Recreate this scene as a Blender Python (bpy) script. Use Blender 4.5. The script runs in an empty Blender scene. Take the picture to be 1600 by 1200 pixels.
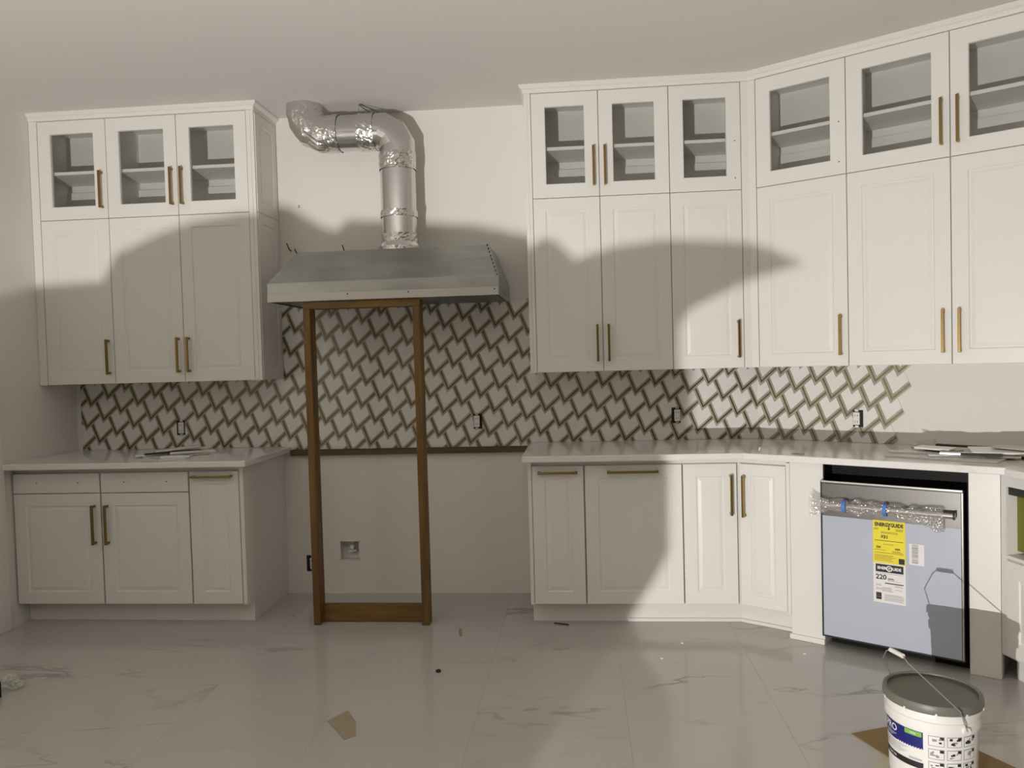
import bpy, math, random
from mathutils import Vector, Matrix, noise
random.seed(7)
R = math.radians
SC = bpy.context.scene
COL = SC.collection

# ------------------------------------------------------------------ camera, light, exposure
CAM = Vector((3.16057, -4.69110, 1.42240))
r2 = Vector((0.9958142, 0.0872541, -0.0272161)); u2 = Vector((0.0243696, 0.0335241, 0.9991408)); fw = Vector((-0.0880915, 0.9956218, -0.0312574))
cd = bpy.data.cameras.new('camera'); cam = bpy.data.objects.new('camera', cd); COL.objects.link(cam)
cd.sensor_fit = 'HORIZONTAL'; cd.sensor_width = 36.0; cd.lens = 1218.97 / 1600 * 36.0; cd.clip_start = 0.02
m = Matrix.Identity(4)
for i in range(3):
    m[i][0] = r2[i]; m[i][1] = u2[i]; m[i][2] = -fw[i]; m[i][3] = CAM[i]
cam.matrix_world = m
SC.camera = cam
SC.view_settings.view_transform = 'Standard'; SC.view_settings.look = 'None'
SC.view_settings.gamma = 1.0; SC.view_settings.use_curve_mapping = False
SC.view_settings.exposure = 0.0
w = bpy.data.worlds.new('world'); SC.world = w; w.use_nodes = True
w.node_tree.nodes['Background'].inputs[0].default_value = (0.9, 0.85, 0.75, 1)
w.node_tree.nodes['Background'].inputs[1].default_value = 0.003
# low work light standing on the floor behind the photographer
LPOS = Vector((1.80, -6.0, 0.40))
ld = bpy.data.lights.new('work_light', 'AREA'); ld.shape = 'DISK'; ld.size = 0.014; ld.energy = 188
ld.color = (1.0, 0.97, 0.945)
lo = bpy.data.objects.new('work_light', ld); COL.objects.link(lo); lo.location = LPOS
lo.rotation_euler = (Vector((2.9, -0.3, 1.55)) - LPOS).to_track_quat('-Z', 'Y').to_euler()
# weak warm fill lamp added for ambient light, far behind the camera
l2 = bpy.data.lights.new('ambient_fill', 'AREA'); l2.shape = 'DISK'; l2.size = 0.5; l2.energy = 3; l2.color = (1.0, 0.86, 0.62)
lo2 = bpy.data.objects.new('ambient_fill', l2); COL.objects.link(lo2); lo2.location = (3.6, -7.6, 2.90)

# ------------------------------------------------------------------ main dimensions
H = 2.938                     # ceiling
XL = -0.035                   # left wall
WX = 4.1933                   # corner of back wall and slanted wall
PHI = 0.5858
tt = Vector((math.cos(PHI), -math.sin(PHI), 0)); nn = Vector((-math.sin(PHI), -math.cos(PHI), 0))
def SP(s, off, z=0.0):        # point on the slanted run: distance along it, distance in front of it
    return Vector((WX, 0, z)) + tt * s + nn * off
FB = (Vector((0, 0, 0)), 0.0)          # frame of the back wall
FS = (Vector((WX, 0, 0)), -PHI)        # frame of the slanted wall
ZC, ZCB = 0.920, 0.888        # counter
ZD0, ZD1, ZDR = 0.123, 0.856, 0.742
ZU, ZS, ZT = 1.344, 2.311, 2.890

# ------------------------------------------------------------------ materials
MAT = {}
def mat(name, col, rough=0.5, metal=0.0, spec=0.5, bump=None, coat=0.0, var=None, **kw):
    m = bpy.data.materials.new(name); m.use_nodes = True
    nt = m.node_tree; b = nt.nodes['Principled BSDF']
    b.inputs['Base Color'].default_value = (*col, 1); b.inputs['Roughness'].default_value = rough
    b.inputs['Metallic'].default_value = metal; b.inputs['Specular IOR Level'].default_value = spec
    if coat: b.inputs['Coat Weight'].default_value = coat; b.inputs['Coat Roughness'].default_value = 0.1
    for k, v in kw.items(): b.inputs[k].default_value = v
    tc = nt.nodes.new('ShaderNodeTexCoord')
    if bump:
        sc, st, ds = bump
        n = nt.nodes.new('ShaderNodeTexNoise'); n.inputs['Scale'].default_value = sc; n.inputs['Detail'].default_value = 3
        bp = nt.nodes.new('ShaderNodeBump'); bp.inputs['Strength'].default_value = st; bp.inputs['Distance'].default_value = ds
        nt.links.new(tc.outputs['Object'], n.inputs['Vector']); nt.links.new(n.outputs[0], bp.inputs['Height'])
        nt.links.new(bp.outputs[0], b.inputs['Normal'])
    if var:
        sc, c2, lo_, hi_ = var[:4]
        n = nt.nodes.new('ShaderNodeTexNoise'); n.inputs['Scale'].default_value = sc; n.inputs['Detail'].default_value = 5
        mp = nt.nodes.new('ShaderNodeMapping')
        if len(var) > 4: mp.inputs['Scale'].default_value = var[4]
        nt.links.new(tc.outputs['Object'], mp.inputs['Vector']); nt.links.new(mp.outputs[0], n.inputs['Vector'])
        r = nt.nodes.new('ShaderNodeValToRGB'); r.color_ramp.elements[0].position = lo_; r.color_ramp.elements[1].position = hi_
        r.color_ramp.elements[0].color = (*col, 1); r.color_ramp.elements[1].color = (*c2, 1)
        nt.links.new(n.outputs[0], r.inputs[0]); nt.links.new(r.outputs[0], b.inputs['Base Color'])
    MAT[name] = m
    return m
def see_through(name, tint, amount, rough, gl_col=(1, 1, 1), bump=None, diffuse=0.0):
    """thin clear sheet: straight-through transparency plus a surface reflection"""
    m = bpy.data.materials.new(name); m.use_nodes = True; nt = m.node_tree
    for n in list(nt.nodes):
        if n.type == 'BSDF_PRINCIPLED': nt.nodes.remove(n)
    out = [n for n in nt.nodes if n.type == 'OUTPUT_MATERIAL'][0]
    tr = nt.nodes.new('ShaderNodeBsdfTransparent'); tr.inputs[0].default_value = (*tint, 1)
    g = nt.nodes.new('ShaderNodeBsdfGlossy'); g.inputs['Color'].default_value = (*gl_col, 1); g.inputs['Roughness'].default_value = rough
    mx = nt.nodes.new('ShaderNodeMixShader'); mx.inputs[0].default_value = amount
    nt.links.new(tr.outputs[0], mx.inputs[1])
    last = g.outputs[0]
    if diffuse:
        d = nt.nodes.new('ShaderNodeBsdfTranslucent'); d.inputs[0].default_value = (*gl_col, 1)
        d2 = nt.nodes.new('ShaderNodeBsdfDiffuse'); d2.inputs[0].default_value = (*gl_col, 1)
        m1 = nt.nodes.new('ShaderNodeMixShader'); m1.inputs[0].default_value = 0.6
        nt.links.new(d.outputs[0], m1.inputs[1]); nt.links.new(d2.outputs[0], m1.inputs[2])
        m2 = nt.nodes.new('ShaderNodeMixShader'); m2.inputs[0].default_value = diffuse
        nt.links.new(last, m2.inputs[1]); nt.links.new(m1.outputs[0], m2.inputs[2]); last = m2.outputs[0]
    if bump:
        tc = nt.nodes.new('ShaderNodeTexCoord')
        v = nt.nodes.new('ShaderNodeTexVoronoi'); v.inputs['Scale'].default_value = bump[0]
        bp = nt.nodes.new('ShaderNodeBump'); bp.inputs['Strength'].default_value = bump[1]; bp.inputs['Distance'].default_value = 0.004
        nt.links.new(tc.outputs['Object'], v.inputs['Vector']); nt.links.new(v.outputs[0], bp.inputs['Height']); nt.links.new(bp.outputs[0], g.inputs['Normal'])
    nt.links.new(last, mx.inputs[2]); nt.links.new(mx.outputs[0], out.inputs[0])
    MAT[name] = m
def marble(name, base, vein, rough, scale, rot, thick, world=True, amt=0.8, cloud=0.06):
    m = bpy.data.materials.new(name); m.use_nodes = True; nt = m.node_tree; b = nt.nodes['Principled BSDF']
    b.inputs['Roughness'].default_value = rough
    N = nt.nodes.new; L = nt.links.new
    src = N('ShaderNodeNewGeometry').outputs['Position'] if world else N('ShaderNodeTexCoord').outputs['Object']
    oi = N('ShaderNodeObjectInfo'); ad = N('ShaderNodeVectorMath'); ad.operation = 'ADD'
    cmb = N('ShaderNodeCombineXYZ'); mul = N('ShaderNodeMath'); mul.operation = 'MULTIPLY'; mul.inputs[1].default_value = 37.0
    L(oi.outputs['Random'], mul.inputs[0]); L(mul.outputs[0], cmb.inputs[2]); L(src, ad.inputs[0]); L(cmb.outputs[0], ad.inputs[1])
    mp = N('ShaderNodeMapping'); mp.inputs['Rotation'].default_value = (0, 0, rot); mp.inputs['Scale'].default_value = (0.55, 1.6, 1)
    L(ad.outputs[0], mp.inputs['Vector'])
    n = N('ShaderNodeTexNoise'); n.inputs['Scale'].default_value = scale; n.inputs['Detail'].default_value = 6; n.inputs['Distortion'].default_value = 0.8
    L(mp.outputs[0], n.inputs['Vector'])
    s = N('ShaderNodeMath'); s.operation = 'SUBTRACT'; s.inputs[1].default_value = 0.5; L(n.outputs[0], s.inputs[0])
    a = N('ShaderNodeMath'); a.operation = 'ABSOLUTE'; L(s.outputs[0], a.inputs[0])
    mr = N('ShaderNodeMapRange'); mr.inputs[1].default_value = 0.0; mr.inputs[2].default_value = thick; mr.inputs[3].default_value = 1; mr.inputs[4].default_value = 0
    L(a.outputs[0], mr.inputs[0])
    n2 = N('ShaderNodeTexNoise'); n2.inputs['Scale'].default_value = scale * 1.7; n2.inputs['Detail'].default_value = 3; L(mp.outputs[0], n2.inputs['Vector'])
    r2_ = N('ShaderNodeMapRange'); r2_.inputs[1].default_value = 0.52; r2_.inputs[2].default_value = 0.72; L(n2.outputs[0], r2_.inputs[0])
    mm = N('ShaderNodeMath'); mm.operation = 'MULTIPLY'; L(mr.outputs[0], mm.inputs[0]); L(r2_.outputs[0], mm.inputs[1])
    m3 = N('ShaderNodeMath'); m3.operation = 'MULTIPLY'; m3.inputs[1].default_value = amt; L(mm.outputs[0], m3.inputs[0])
    n4 = N('ShaderNodeTexNoise'); n4.inputs['Scale'].default_value = scale * 0.8; n4.inputs['Detail'].default_value = 4; L(mp.outputs[0], n4.inputs['Vector'])
    r4 = N('ShaderNodeMapRange'); r4.inputs[1].default_value = 0.4; r4.inputs[2].default_value = 0.75; r4.inputs[4].default_value = cloud * 6; L(n4.outputs[0], r4.inputs[0])
    mxa = N('ShaderNodeMix'); mxa.data_type = 'RGBA'; mxa.inputs[6].default_value = (*base, 1); mxa.inputs[7].default_value = (*[c * (1 - cloud * 2) for c in base], 1); L(r4.outputs[0], mxa.inputs[0])
    mx = N('ShaderNodeMix'); mx.data_type = 'RGBA'; mx.inputs[7].default_value = (*vein, 1); L(mxa.outputs[2], mx.inputs[6]); L(m3.outputs[0], mx.inputs[0])
    L(mx.outputs[2], b.inputs['Base Color'])
    MAT[name] = m
def wood(name, c1, c2, axis, rough=0.6):
    sc = [14, 14, 14]; sc[axis] = 1.2
    mat(name, c1, rough, var=(2.2, c2, 0.35, 0.68, tuple(sc)), bump=(60, 0.15, 0.002))

mat('wall_paint', (0.80, 0.775, 0.725), 0.7, bump=(220, 0.05, 0.001))
mat('tan_paint', (0.27, 0.23, 0.145), 0.8)
mat('ceiling_paint', (0.72, 0.69, 0.655), 0.9, bump=(160, 0.05, 0.001))
mat('white_lacquer', (0.80, 0.775, 0.735), 0.38, spec=0.4)
mat('carcass_white', (0.76, 0.75, 0.71), 0.5, spec=0.4)
mat('brass', (0.27, 0.185, 0.065), 0.30, metal=1.0)
mat('dark_hole', (0.02, 0.018, 0.015), 0.8)
marble('quartz', (0.80, 0.785, 0.755), (0.47, 0.45, 0.42), 0.14, 2.6, 0.6, 0.018, amt=0.55, cloud=0.05)
marble('floor_marble', (0.53, 0.51, 0.475), (0.20, 0.18, 0.15), 0.13, 1.7, -0.45, 0.018, amt=0.75, cloud=0.07)
mat('grout', (0.50, 0.48, 0.44), 0.6)
mat('tile_grout', (0.60, 0.58, 0.53), 0.9)
marble('tile_marble', (0.80, 0.785, 0.75), (0.62, 0.60, 0.57), 0.22, 9, 0.4, 0.03, amt=0.4, cloud=0.04)
mat('taupe_marble', (0.34, 0.305, 0.225), 0.3, var=(16, (0.47, 0.42, 0.32), 0.35, 0.7))
mat('inlay_metal', (0.15, 0.128, 0.08), 0.33, metal=0.8)
mat('galvanized', (0.43, 0.435, 0.41), 0.34, metal=0.92, var=(3.0, (0.345, 0.352, 0.335), 0.38, 0.66, (1.4, 3, 5)), bump=(45, 0.08, 0.002))
mat('raw_steel', (0.50, 0.485, 0.45), 0.42, metal=0.7)
mat('duct_steel', (0.66, 0.66, 0.65), 0.17, metal=1.0, bump=(14, 0.06, 0.004))
mat('foil_tape', (0.70, 0.69, 0.67), 0.20, metal=1.0, bump=(38, 0.75, 0.008))
wood('lumber_z', (0.205, 0.112, 0.022), (0.12, 0.058, 0.009), 2)
wood('lumber_x', (0.215, 0.120, 0.024), (0.12, 0.060, 0.010), 0)
wood('ledger_wood', (0.13, 0.082, 0.038), (0.08, 0.05, 0.022), 0)
mat('black_plastic', (0.006, 0.006, 0.006), 0.5, spec=0.15)
mat('dark_steel', (0.06, 0.062, 0.07), 0.3, metal=0.6)
mat('stainless', (0.16, 0.154, 0.145), 0.34, metal=0.85)
mat('bright_steel', (0.62, 0.60, 0.57), 0.22, metal=1.0)
mat('blue_film', (0.48, 0.51, 0.60), 0.28, spec=0.5)
mat('yellow_paper', (0.85, 0.72, 0.03), 0.6)
mat('white_paper', (0.80, 0.78, 0.76), 0.6)
mat('ink', (0.015, 0.015, 0.015), 0.6)
mat('ink_olive', (0.28, 0.24, 0.03), 0.6)
mat('ink_grey', (0.30, 0.30, 0.30), 0.6)
mat('blue_tape', (0.09, 0.22, 0.62), 0.6)
mat('white_plastic', (0.80, 0.78, 0.74), 0.4)
mat('lid_grey', (0.155, 0.155, 0.13), 0.42)
mat('lid_panel', (0.115, 0.115, 0.09), 0.5)
mat('label_blue', (0.012, 0.016, 0.16), 0.4)
mat('label_green', (0.22, 0.45, 0.07), 0.4)
mat('cardboard', (0.27, 0.185, 0.075), 0.85, var=(3, (0.24, 0.16, 0.06), 0.4, 0.6))
mat('caster_beige', (0.55, 0.52, 0.46), 0.9)
mat('wire', (0.55, 0.54, 0.50), 0.3, metal=0.9)
mat('kraft_scrap', (0.36, 0.30, 0.21), 0.85)
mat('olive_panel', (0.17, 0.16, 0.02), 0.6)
mat('near_black', (0.03, 0.03, 0.028), 0.7)  # even near-black for cable stubs, nail, crumb, dark strips and niche header
see_through('glass', (0.945, 0.952, 0.945), 0.035, 0.02)
see_through('bubble_wrap', (0.97, 0.97, 0.96), 0.30, 0.15, (0.85, 0.83, 0.80), bump=(110, 0.9), diffuse=0.5)
see_through('clear_plastic', (0.92, 0.93, 0.92), 0.28, 0.2, (0.85, 0.84, 0.80), diffuse=0.55)

# ------------------------------------------------------------------ mesh helpers
class MB:
    def __init__(s): s.v = []; s.f = []
    def add(s, vs, fs):
        o = len(s.v); s.v += [tuple(p) for p in vs]; s.f += [tuple(i + o for i in f) for f in fs]; return s
    def box(s, x0, x1, y0, y1, z0, z1):
        return s.add([(x0, y0, z0), (x1, y0, z0), (x1, y1, z0), (x0, y1, z0), (x0, y0, z1), (x1, y0, z1), (x1, y1, z1), (x0, y1, z1)],
                     [(0, 3, 2, 1), (4, 5, 6, 7), (0, 1, 5, 4), (1, 2, 6, 5), (2, 3, 7, 6), (3, 0, 4, 7)])
    def prism(s, pts, z0, z1):                     # polygon in plan (counter-clockwise), extruded up
        n = len(pts)
        return s.add([(p[0], p[1], z0) for p in pts] + [(p[0], p[1], z1) for p in pts],
                     [tuple(range(n))[::-1], tuple(range(n, 2 * n))] + [(i, (i + 1) % n, n + (i + 1) % n, n + i) for i in range(n)])
    def wallprism(s, pts, y0, y1):                 # polygon in the xz plane, from y1 (back) to y0 (front)
        n = len(pts)
        return s.add([(p[0], y0, p[1]) for p in pts] + [(p[0], y1, p[1]) for p in pts],
                     [tuple(range(n)), tuple(range(n, 2 * n))[::-1]] + [(i, n + i, n + (i + 1) % n, (i + 1) % n) for i in range(n)])
    def rings(s, rs, cap0=True, cap1=True, closed=True):
        n = len(rs[0]); o = len(s.v)
        for r in rs: s.v += [tuple(p) for p in r]
        for k in range(len(rs) - 1):
            for i in range(n if closed else n - 1):
                j = (i + 1) % n; a = o + k * n; b = a + n
                s.f.append((a + i, a + j, b + j, b + i))
        if cap0: s.f.append(tuple(o + i for i in range(n))[::-1])
        if cap1: s.f.append(tuple(o + (len(rs) - 1) * n + i for i in range(n)))
        return s
    def lathe(s, prof, n=40, c=(0, 0)):
        return s.rings([[(c[0] + r * math.cos(2 * math.pi * i / n), c[1] + r * math.sin(2 * math.pi * i / n), z) for i in range(n)] for r, z in prof])
    def tube(s, pts, r, n=8):
        pts = [Vector(p) for p in pts]; rs = []
        up = Vector((0, 0, 1))
        for i, p in enumerate(pts):
            d = (pts[min(i + 1, len(pts) - 1)] - pts[max(i - 1, 0)]).normalized()
            a = d.cross(up)
            if a.length < 1e-3: a = d.cross(Vector((1, 0, 0)))
            a.normalize(); b = d.cross(a)
            rs.append([p + (a * math.cos(2 * math.pi * k / n) + b * math.sin(2 * math.pi * k / n)) * r for k in range(n)])
        return s.rings(rs)
    def mesh(s, name, smooth=False):
        me = bpy.data.meshes.new(name); me.from_pydata(s.v, [], s.f); me.update()
        import bmesh
        bm = bmesh.new(); bm.from_mesh(me); bmesh.ops.recalc_face_normals(bm, faces=bm.faces); bm.to_mesh(me); bm.free()
        if smooth:
            me.shade_smooth()
        return me
    def build(s, name, material, parent=None, bevel=0.0, smooth=False, loc=None, rot=None):
        o = bpy.data.objects.new(name, s.mesh(name, smooth)); COL.objects.link(o)
        o.data.materials.append(MAT[material])
        if parent: o.parent = parent
        if loc is not None: o.location = loc
        if rot is not None: o.rotation_euler = rot
        if bevel:
            bv = o.modifiers.new('bevel', 'BEVEL'); bv.width = bevel; bv.segments = 2; bv.limit_method = 'ANGLE'; bv.angle_limit = R(40)
        if smooth:
            try:
                bpy.context.view_layer.objects.active = o
                o.modifiers.new('es', 'EDGE_SPLIT').split_angle = R(35)
            except Exception: pass
        return o
def link_mesh(name, me, parent, loc=None):
    o = bpy.data.objects.new(name, me); COL.objects.link(o); o.parent = parent
    if loc is not None: o.location = loc
    return o
def tag(o, label, cat, group=None, kind=None):
    o['label'] = label; o['category'] = cat
    if group: o['group'] = group
    if kind: o['kind'] = kind
    return o
def struct(o, label=None, cat=None):
    o['kind'] = 'structure'
    if label: o['label'] = label
    if cat: o['category'] = cat
    return o
def empty(name, loc, rz, label, cat, group=None):
    o = bpy.data.objects.new(name, None); COL.objects.link(o); o.empty_display_size = 0.1
    o.location = loc; o.rotation_euler = (0, 0, rz)
    return tag(o, label, cat, group)
def in_frame(fr, x, y, z):
    o, a = fr; c, s_ = math.cos(a), math.sin(a)
    return Vector((o.x + x * c - y * s_, o.y + x * s_ + y * c, o.z + z))
def text_mesh(txt, size, bold=0.0, align='CENTER'):
    c = bpy.data.curves.new('t', 'FONT'); c.body = txt; c.size = size; c.align_x = align; c.align_y = 'CENTER'
    c.offset = bold; c.resolution_u = 3; c.extrude = 0.0
    o = bpy.data.objects.new('t', c); COL.objects.link(o)
    dg = bpy.context.evaluated_depsgraph_get(); me = bpy.data.meshes.new_from_object(o.evaluated_get(dg))
    bpy.data.objects.remove(o); bpy.data.curves.remove(c)
    return me

# ------------------------------------------------------------------ room shell
floor = struct(MB().box(XL - 0.12, 7.3, -9.0, 0.12, -0.10, -0.004).build('floor', 'grout'), 'polished white marble tile floor with grey veins', 'floor')
tw, th = 0.60, 1.20
tile_me = MB().box(0.0003, tw - 0.0003, 0.0003, th - 0.0003, -0.004, 0.0).mesh('floor_tile'); tile_me.materials.append(MAT['floor_marble'])
for i in range(-1, 12):
    for j in range(8):
        x = 0.31 + i * tw; y = 0.12 - (j + 1) * th - (0.0 if i % 2 else 0.0)
        if x > 7.2 or y < -9.0: continue
        link_mesh('floor_tile', tile_me, floor, (x, y, 0))
struct(MB().box(XL - 0.1, 7.3, -9.0, 0.1, H, H + 0.1).build('ceiling', 'ceiling_paint'), 'plain off-white ceiling above the kitchen cabinets', 'ceiling')
# gas valve niche is a real recess in the back wall
GX0, GX1, GZ0, GZ1 = 1.648, 1.772, 0.208, 0.329
wb = MB(); wb.box(XL - 0.1, GX0, 0, 0.1, 0, H); wb.box(GX1, WX, 0, 0.1, 0, H); wb.box(GX0, GX1, 0, 0.1, 0, GZ0); wb.box(GX0, GX1, 0, 0.1, GZ1, H); wb.box(GX0, GX1, 0.065, 0.1, GZ0, GZ1)
wall_back = struct(wb.build('wall_back', 'wall_paint'), 'white back wall with patterned tile backsplash', 'wall')
wl = MB(); wl.box(XL - 0.1, XL, -9.0, 0.1, 0, H)
struct(wl.build('wall_left', 'wall_paint'), 'plain white wall left of the cabinets', 'wall')
SEND = 3.5
ws = MB(); ws.prism([(0, 0), (SEND, 0), (SEND, 0.1), (-0.05, 0.1)], 0, H)
wall_right = struct(ws.build('wall_right', 'wall_paint', loc=(WX, 0, 0), rot=(0, 0, -PHI)), 'angled white wall right of the back wall', 'wall')
e = SP(SEND, 0)
struct(MB().box(e.x, e.x + 0.1, -9.0, e.y, 0, H).build('wall_side', 'tan_paint'), 'tan side wall out of the picture', 'wall')
struct(MB().box(XL - 0.1, e.x + 0.1, -9.1, -9.0, 0, H).build('wall_rear', 'tan_paint'), 'tan wall behind the camera', 'wall')
# door casing on the left wall
cs = MB(); cs.box(XL, XL + 0.018, -0.76, -0.668, 0.0005, 2.14); cs.box(XL, XL + 0.018, -1.668, -1.576, 0.0005, 2.14); cs.box(XL, XL + 0.018, -1.668, -0.668, 2.14, 2.232)
struct(cs.build('trim_1', 'white_lacquer', bevel=0.003), 'white door casing at the left edge', 'trim')
dr = struct(MB().box(XL, XL + 0.010, -1.575, -0.761, 0.006, 2.139).build('door_1', 'white_lacquer', bevel=0.002), 'white door in the left wall', 'door')
for z0_, z1_ in ((0.22, 0.95), (1.10, 1.98)):
    MB().box(XL + 0.0105, XL + 0.014, -1.46, -0.876, z0_, z1_).build('raised_panel', 'white_lacquer', dr, bevel=0.003)

# ------------------------------------------------------------------ backsplash tiles (children of the walls)
T0 = Vector((2.533, 1.561)); PV = Vector((0.1149, 0.0471)); QV = Vector((0.0809, -0.0942))
U = (PV - 3 * QV) / 8; Bv = (3 * PV - QV) / 8
OM = 0.68
def clip(poly, x0, x1, z0, z1):
    for ax, lim, sg in ((0, x0, 1), (0, x1, -1), (1, z0, 1), (1, z1, -1)):
        out = []
        for i in range(len(poly)):
            a, b = poly[i], poly[(i + 1) % len(poly)]
            da, db = (a[ax] - lim) * sg, (b[ax] - lim) * sg
            if da >= 0: out.append(a)
            if (da >= 0) != (db >= 0):
                k = da / (da - db); out.append((a[0] + (b[0] - a[0]) * k, a[1] + (b[1] - a[1]) * k))
        poly = out
        if len(poly) < 3: return []
    return poly
def area(p): return abs(sum(p[i][0] * p[(i + 1) % len(p)][1] - p[(i + 1) % len(p)][0] * p[i][1] for i in range(len(p)))) / 2
GR = 0.022                                        # joint half width in units
KINDS = [('marble_tile', 'tile_marble', 0.0085, [(OM + GR, 3 - GR, OM + GR, 2 - GR), (OM + GR, 2 - GR, 2 - GR, 3 - GR)]),
         ('border_tile', 'taupe_marble', 0.0080, [(GR, 3 - GR, GR, 0.23), (GR, 0.23, 0.23, 3 - GR), (0.46, 3 - GR, 0.46, OM - GR), (0.46, OM - GR, OM - GR, 3 - GR)]),
         ('metal_inlay', 'inlay_metal', 0.0092, [(0.245, 3 - GR, 0.245, 0.445), (0.245, 0.445, 0.445, 3 - GR)])]
def lay(parent, x_shift, regions, keep):
    for mm_ in range(-26, 18):
        for n_ in range(-14, 18):
            if not keep(mm_, n_): continue
            T = T0 + PV * mm_ + QV * n_
            for nm, mt, th_, rects in KINDS:
                mb = MB(); ar = 0
                cx = cz = None
                polys = []
                for (s0, s1, t0, t1) in rects:
                    quad = [T + U * s0 + Bv * t0, T + U * s0 + Bv * t1, T + U * s1 + Bv * t1, T + U * s1 + Bv * t0]
                    quad = [(p.x - x_shift, p.y) for p in quad]
                    for rg in regions:
                        pc = clip(quad, *rg)
                        if pc and area(pc) > 6e-6: polys.append(pc); ar += area(pc)
                if ar < 2.5e-5: continue
                for pc in polys: mb.wallprism(pc, -th_, -0.0005)
                mb.build(nm, mt, parent)
GAPL, GAPR = 1.3335, 2.879
lay(wall_back, 0.0, [(0.0, GAPL, ZC + 0.001, ZU - 0.002), (GAPL, GAPR, 0.901, 1.786), (GAPR, WX - 0.002, ZC + 0.001, ZU - 0.002)], lambda a, b: True)
lay(wall_right, WX, [(0.003, 1.6, ZC + 0.001, ZU - 0.002)], lambda a, b: a + b <= 24)
g = MB(); g.box(0.0, GAPL, -0.006, -0.0002, ZC + 0.001, ZU - 0.002); g.box(GAPL, GAPR, -0.006, -0.0002, 0.901, 1.786); g.box(GAPR, WX, -0.006, -0.0002, ZC + 0.001, ZU - 0.002)
g.build('grout_bed', 'tile_grout', wall_back)

# ------------------------------------------------------------------ cabinets
DT = 0.021                                        # door thickness
def door_panel(w, h, raised=True):
    """door centred on x=0, bottom at z=0, back at y=0, front at y=-DT, with a routed raised panel"""
    def rect(ins, y): return [(-w / 2 + ins, y, ins), (w / 2 - ins, y, ins), (w / 2 - ins, y, h - ins), (-w / 2 + ins, y, h - ins)]
    rs = [rect(0, 0), rect(0, -DT + 0.002), rect(0.002, -DT)]
    if raised:
        k = min(0.068, w * 0.24)
        rs += [rect(k, -DT), rect(k + 0.005, -DT + 0.0045), rect(k + 0.011, -DT + 0.0045), rect(k + 0.026, -DT + 0.001)]
    return MB().rings(rs)
def door_frame(w, h, st, dt=DT):
    def rect(ins, y): return [(-w / 2 + ins, y, ins), (w / 2 - ins, y, ins), (w / 2 - ins, y, h - ins), (-w / 2 + ins, y, h - ins)]
    rs = [rect(0, 0), rect(0, -dt + 0.002), rect(0.002, -dt), rect(st, -dt), rect(st + 0.003, -dt + 0.004), rect(st + 0.003, 0), rect(0, 0)]
    return MB().rings(rs, cap0=False, cap1=False)
def handle(parent, x, z, length, vertical=True, y=-DT):
    t = 0.0062; so = 0.030
    mb = MB()
    if vertical:
        mb.box(x - t, x + t, y - so - t, y - so + t, z - length / 2, z + length / 2)
        for s_ in (-1, 1):
            zz = z + s_ * (length / 2 - 0.008); mb.box(x - t, x + t, y - so + t, y + 0.0005, zz - 0.006, zz + 0.006)
    else:
        mb.box(x - length / 2, x + length / 2, y - so - t, y - so + t, z - t, z + t)
        for s_ in (-1, 1):
            xx = x + s_ * (length / 2 - 0.008); mb.box(xx - 0.006, xx + 0.006, y - so + t, y + 0.0005, z - t, z + t)
    o = mb.build('handle', 'brass', parent, bevel=0.0012); o['label'] = 'slim brass bar handle'
    return o
def holes(parent, pts):
    for x, z in pts:
        MB().rings([[(x + 0.0035 * math.cos(k), -DT - 0.0004, z + 0.0035 * math.sin(k)) for k in [i * math.pi / 4 for i in range(8)]],
                    [(x + 0.0035 * math.cos(k), -DT + 0.002, z + 0.0035 * math.sin(k)) for k in [i * math.pi / 4 for i in range(8)]]]).build('screw_hole', 'dark_hole', parent)
def cabinet(fr, name, label, cat, group, x0, x1, z0, z1, front, doors, glass=False):
    """front: distance of the door face from the wall. doors: dicts x0,x1,z0,z1,(raised),(h: handle spec),(holes)"""
    dep = front - DT - 0.002
    xc = (x0 + x1) / 2
    root = empty(name, in_frame(fr, xc, -dep / 2, z0), fr[1], label, cat, group)
    hw = (x1 - x0) / 2; hh = z1 - z0; yb = dep / 2 - 0.001; yf = -dep / 2
    if not glass:
        MB().box(-hw, hw, yf, yb, 0, hh).build('carcass', 'carcass_white', root)
    else:
        p = 0.016
        mb = MB(); mb.box(-hw, -hw + p, yf, yb, 0, hh); mb.box(hw - p, hw, yf, yb, 0, hh); mb.box(-hw + p, hw - p, yf, yb, 0, p); mb.box(-hw + p, hw - p, yf, yb, hh - p, hh)
        mb.box(-hw + p, hw - p, yb - 0.008, yb, p, hh - p)
        mb.build('carcass', 'carcass_white', root)
        MB().box(-hw + p, hw - p, yf + 0.012, yb - 0.0085, 0.270, 0.288).build('shelf', 'carcass_white', root)
        MB().box(-hw + p, hw - p, yb - 0.026, yb - 0.0085, 0.145, 0.225).build('hanging_rail', 'carcass_white', root)
        if len(doors) == 2:
            MB().box(-0.009, 0.009, yf, yb - 0.027, p, 0.2695).build('divider', 'carcass_white', root) if False else None
    for d in doors:
        w_, h_ = d['x1'] - d['x0'], d['z1'] - d['z0']
        kind = d.get('kind', 'door')
        dm = door_frame(w_, h_, 0.074) if d.get('glass') else door_panel(w_, h_, d.get('raised', True))
        dx = (d['x0'] + d['x1']) / 2 - xc
        do = dm.build(kind, 'white_lacquer', root, loc=(dx, yf - 0.0015, d['z0'] - z0))
        if d.get('glass'):
            MB().box(-w_ / 2 + 0.070, w_ / 2 - 0.070, -0.007, -0.003, 0.070, h_ - 0.070).build('glass_pane', 'glass', do)
        if 'h' in d:
            hx, hz, ln, vert = d['h']; handle(do, hx - (d['x0'] + d['x1']) / 2, hz - d['z0'], ln, vert)
        if 'holes' in d: holes(do, [(a - (d['x0'] + d['x1']) / 2, b - d['z0']) for a, b in d['holes']])
    return root
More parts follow.
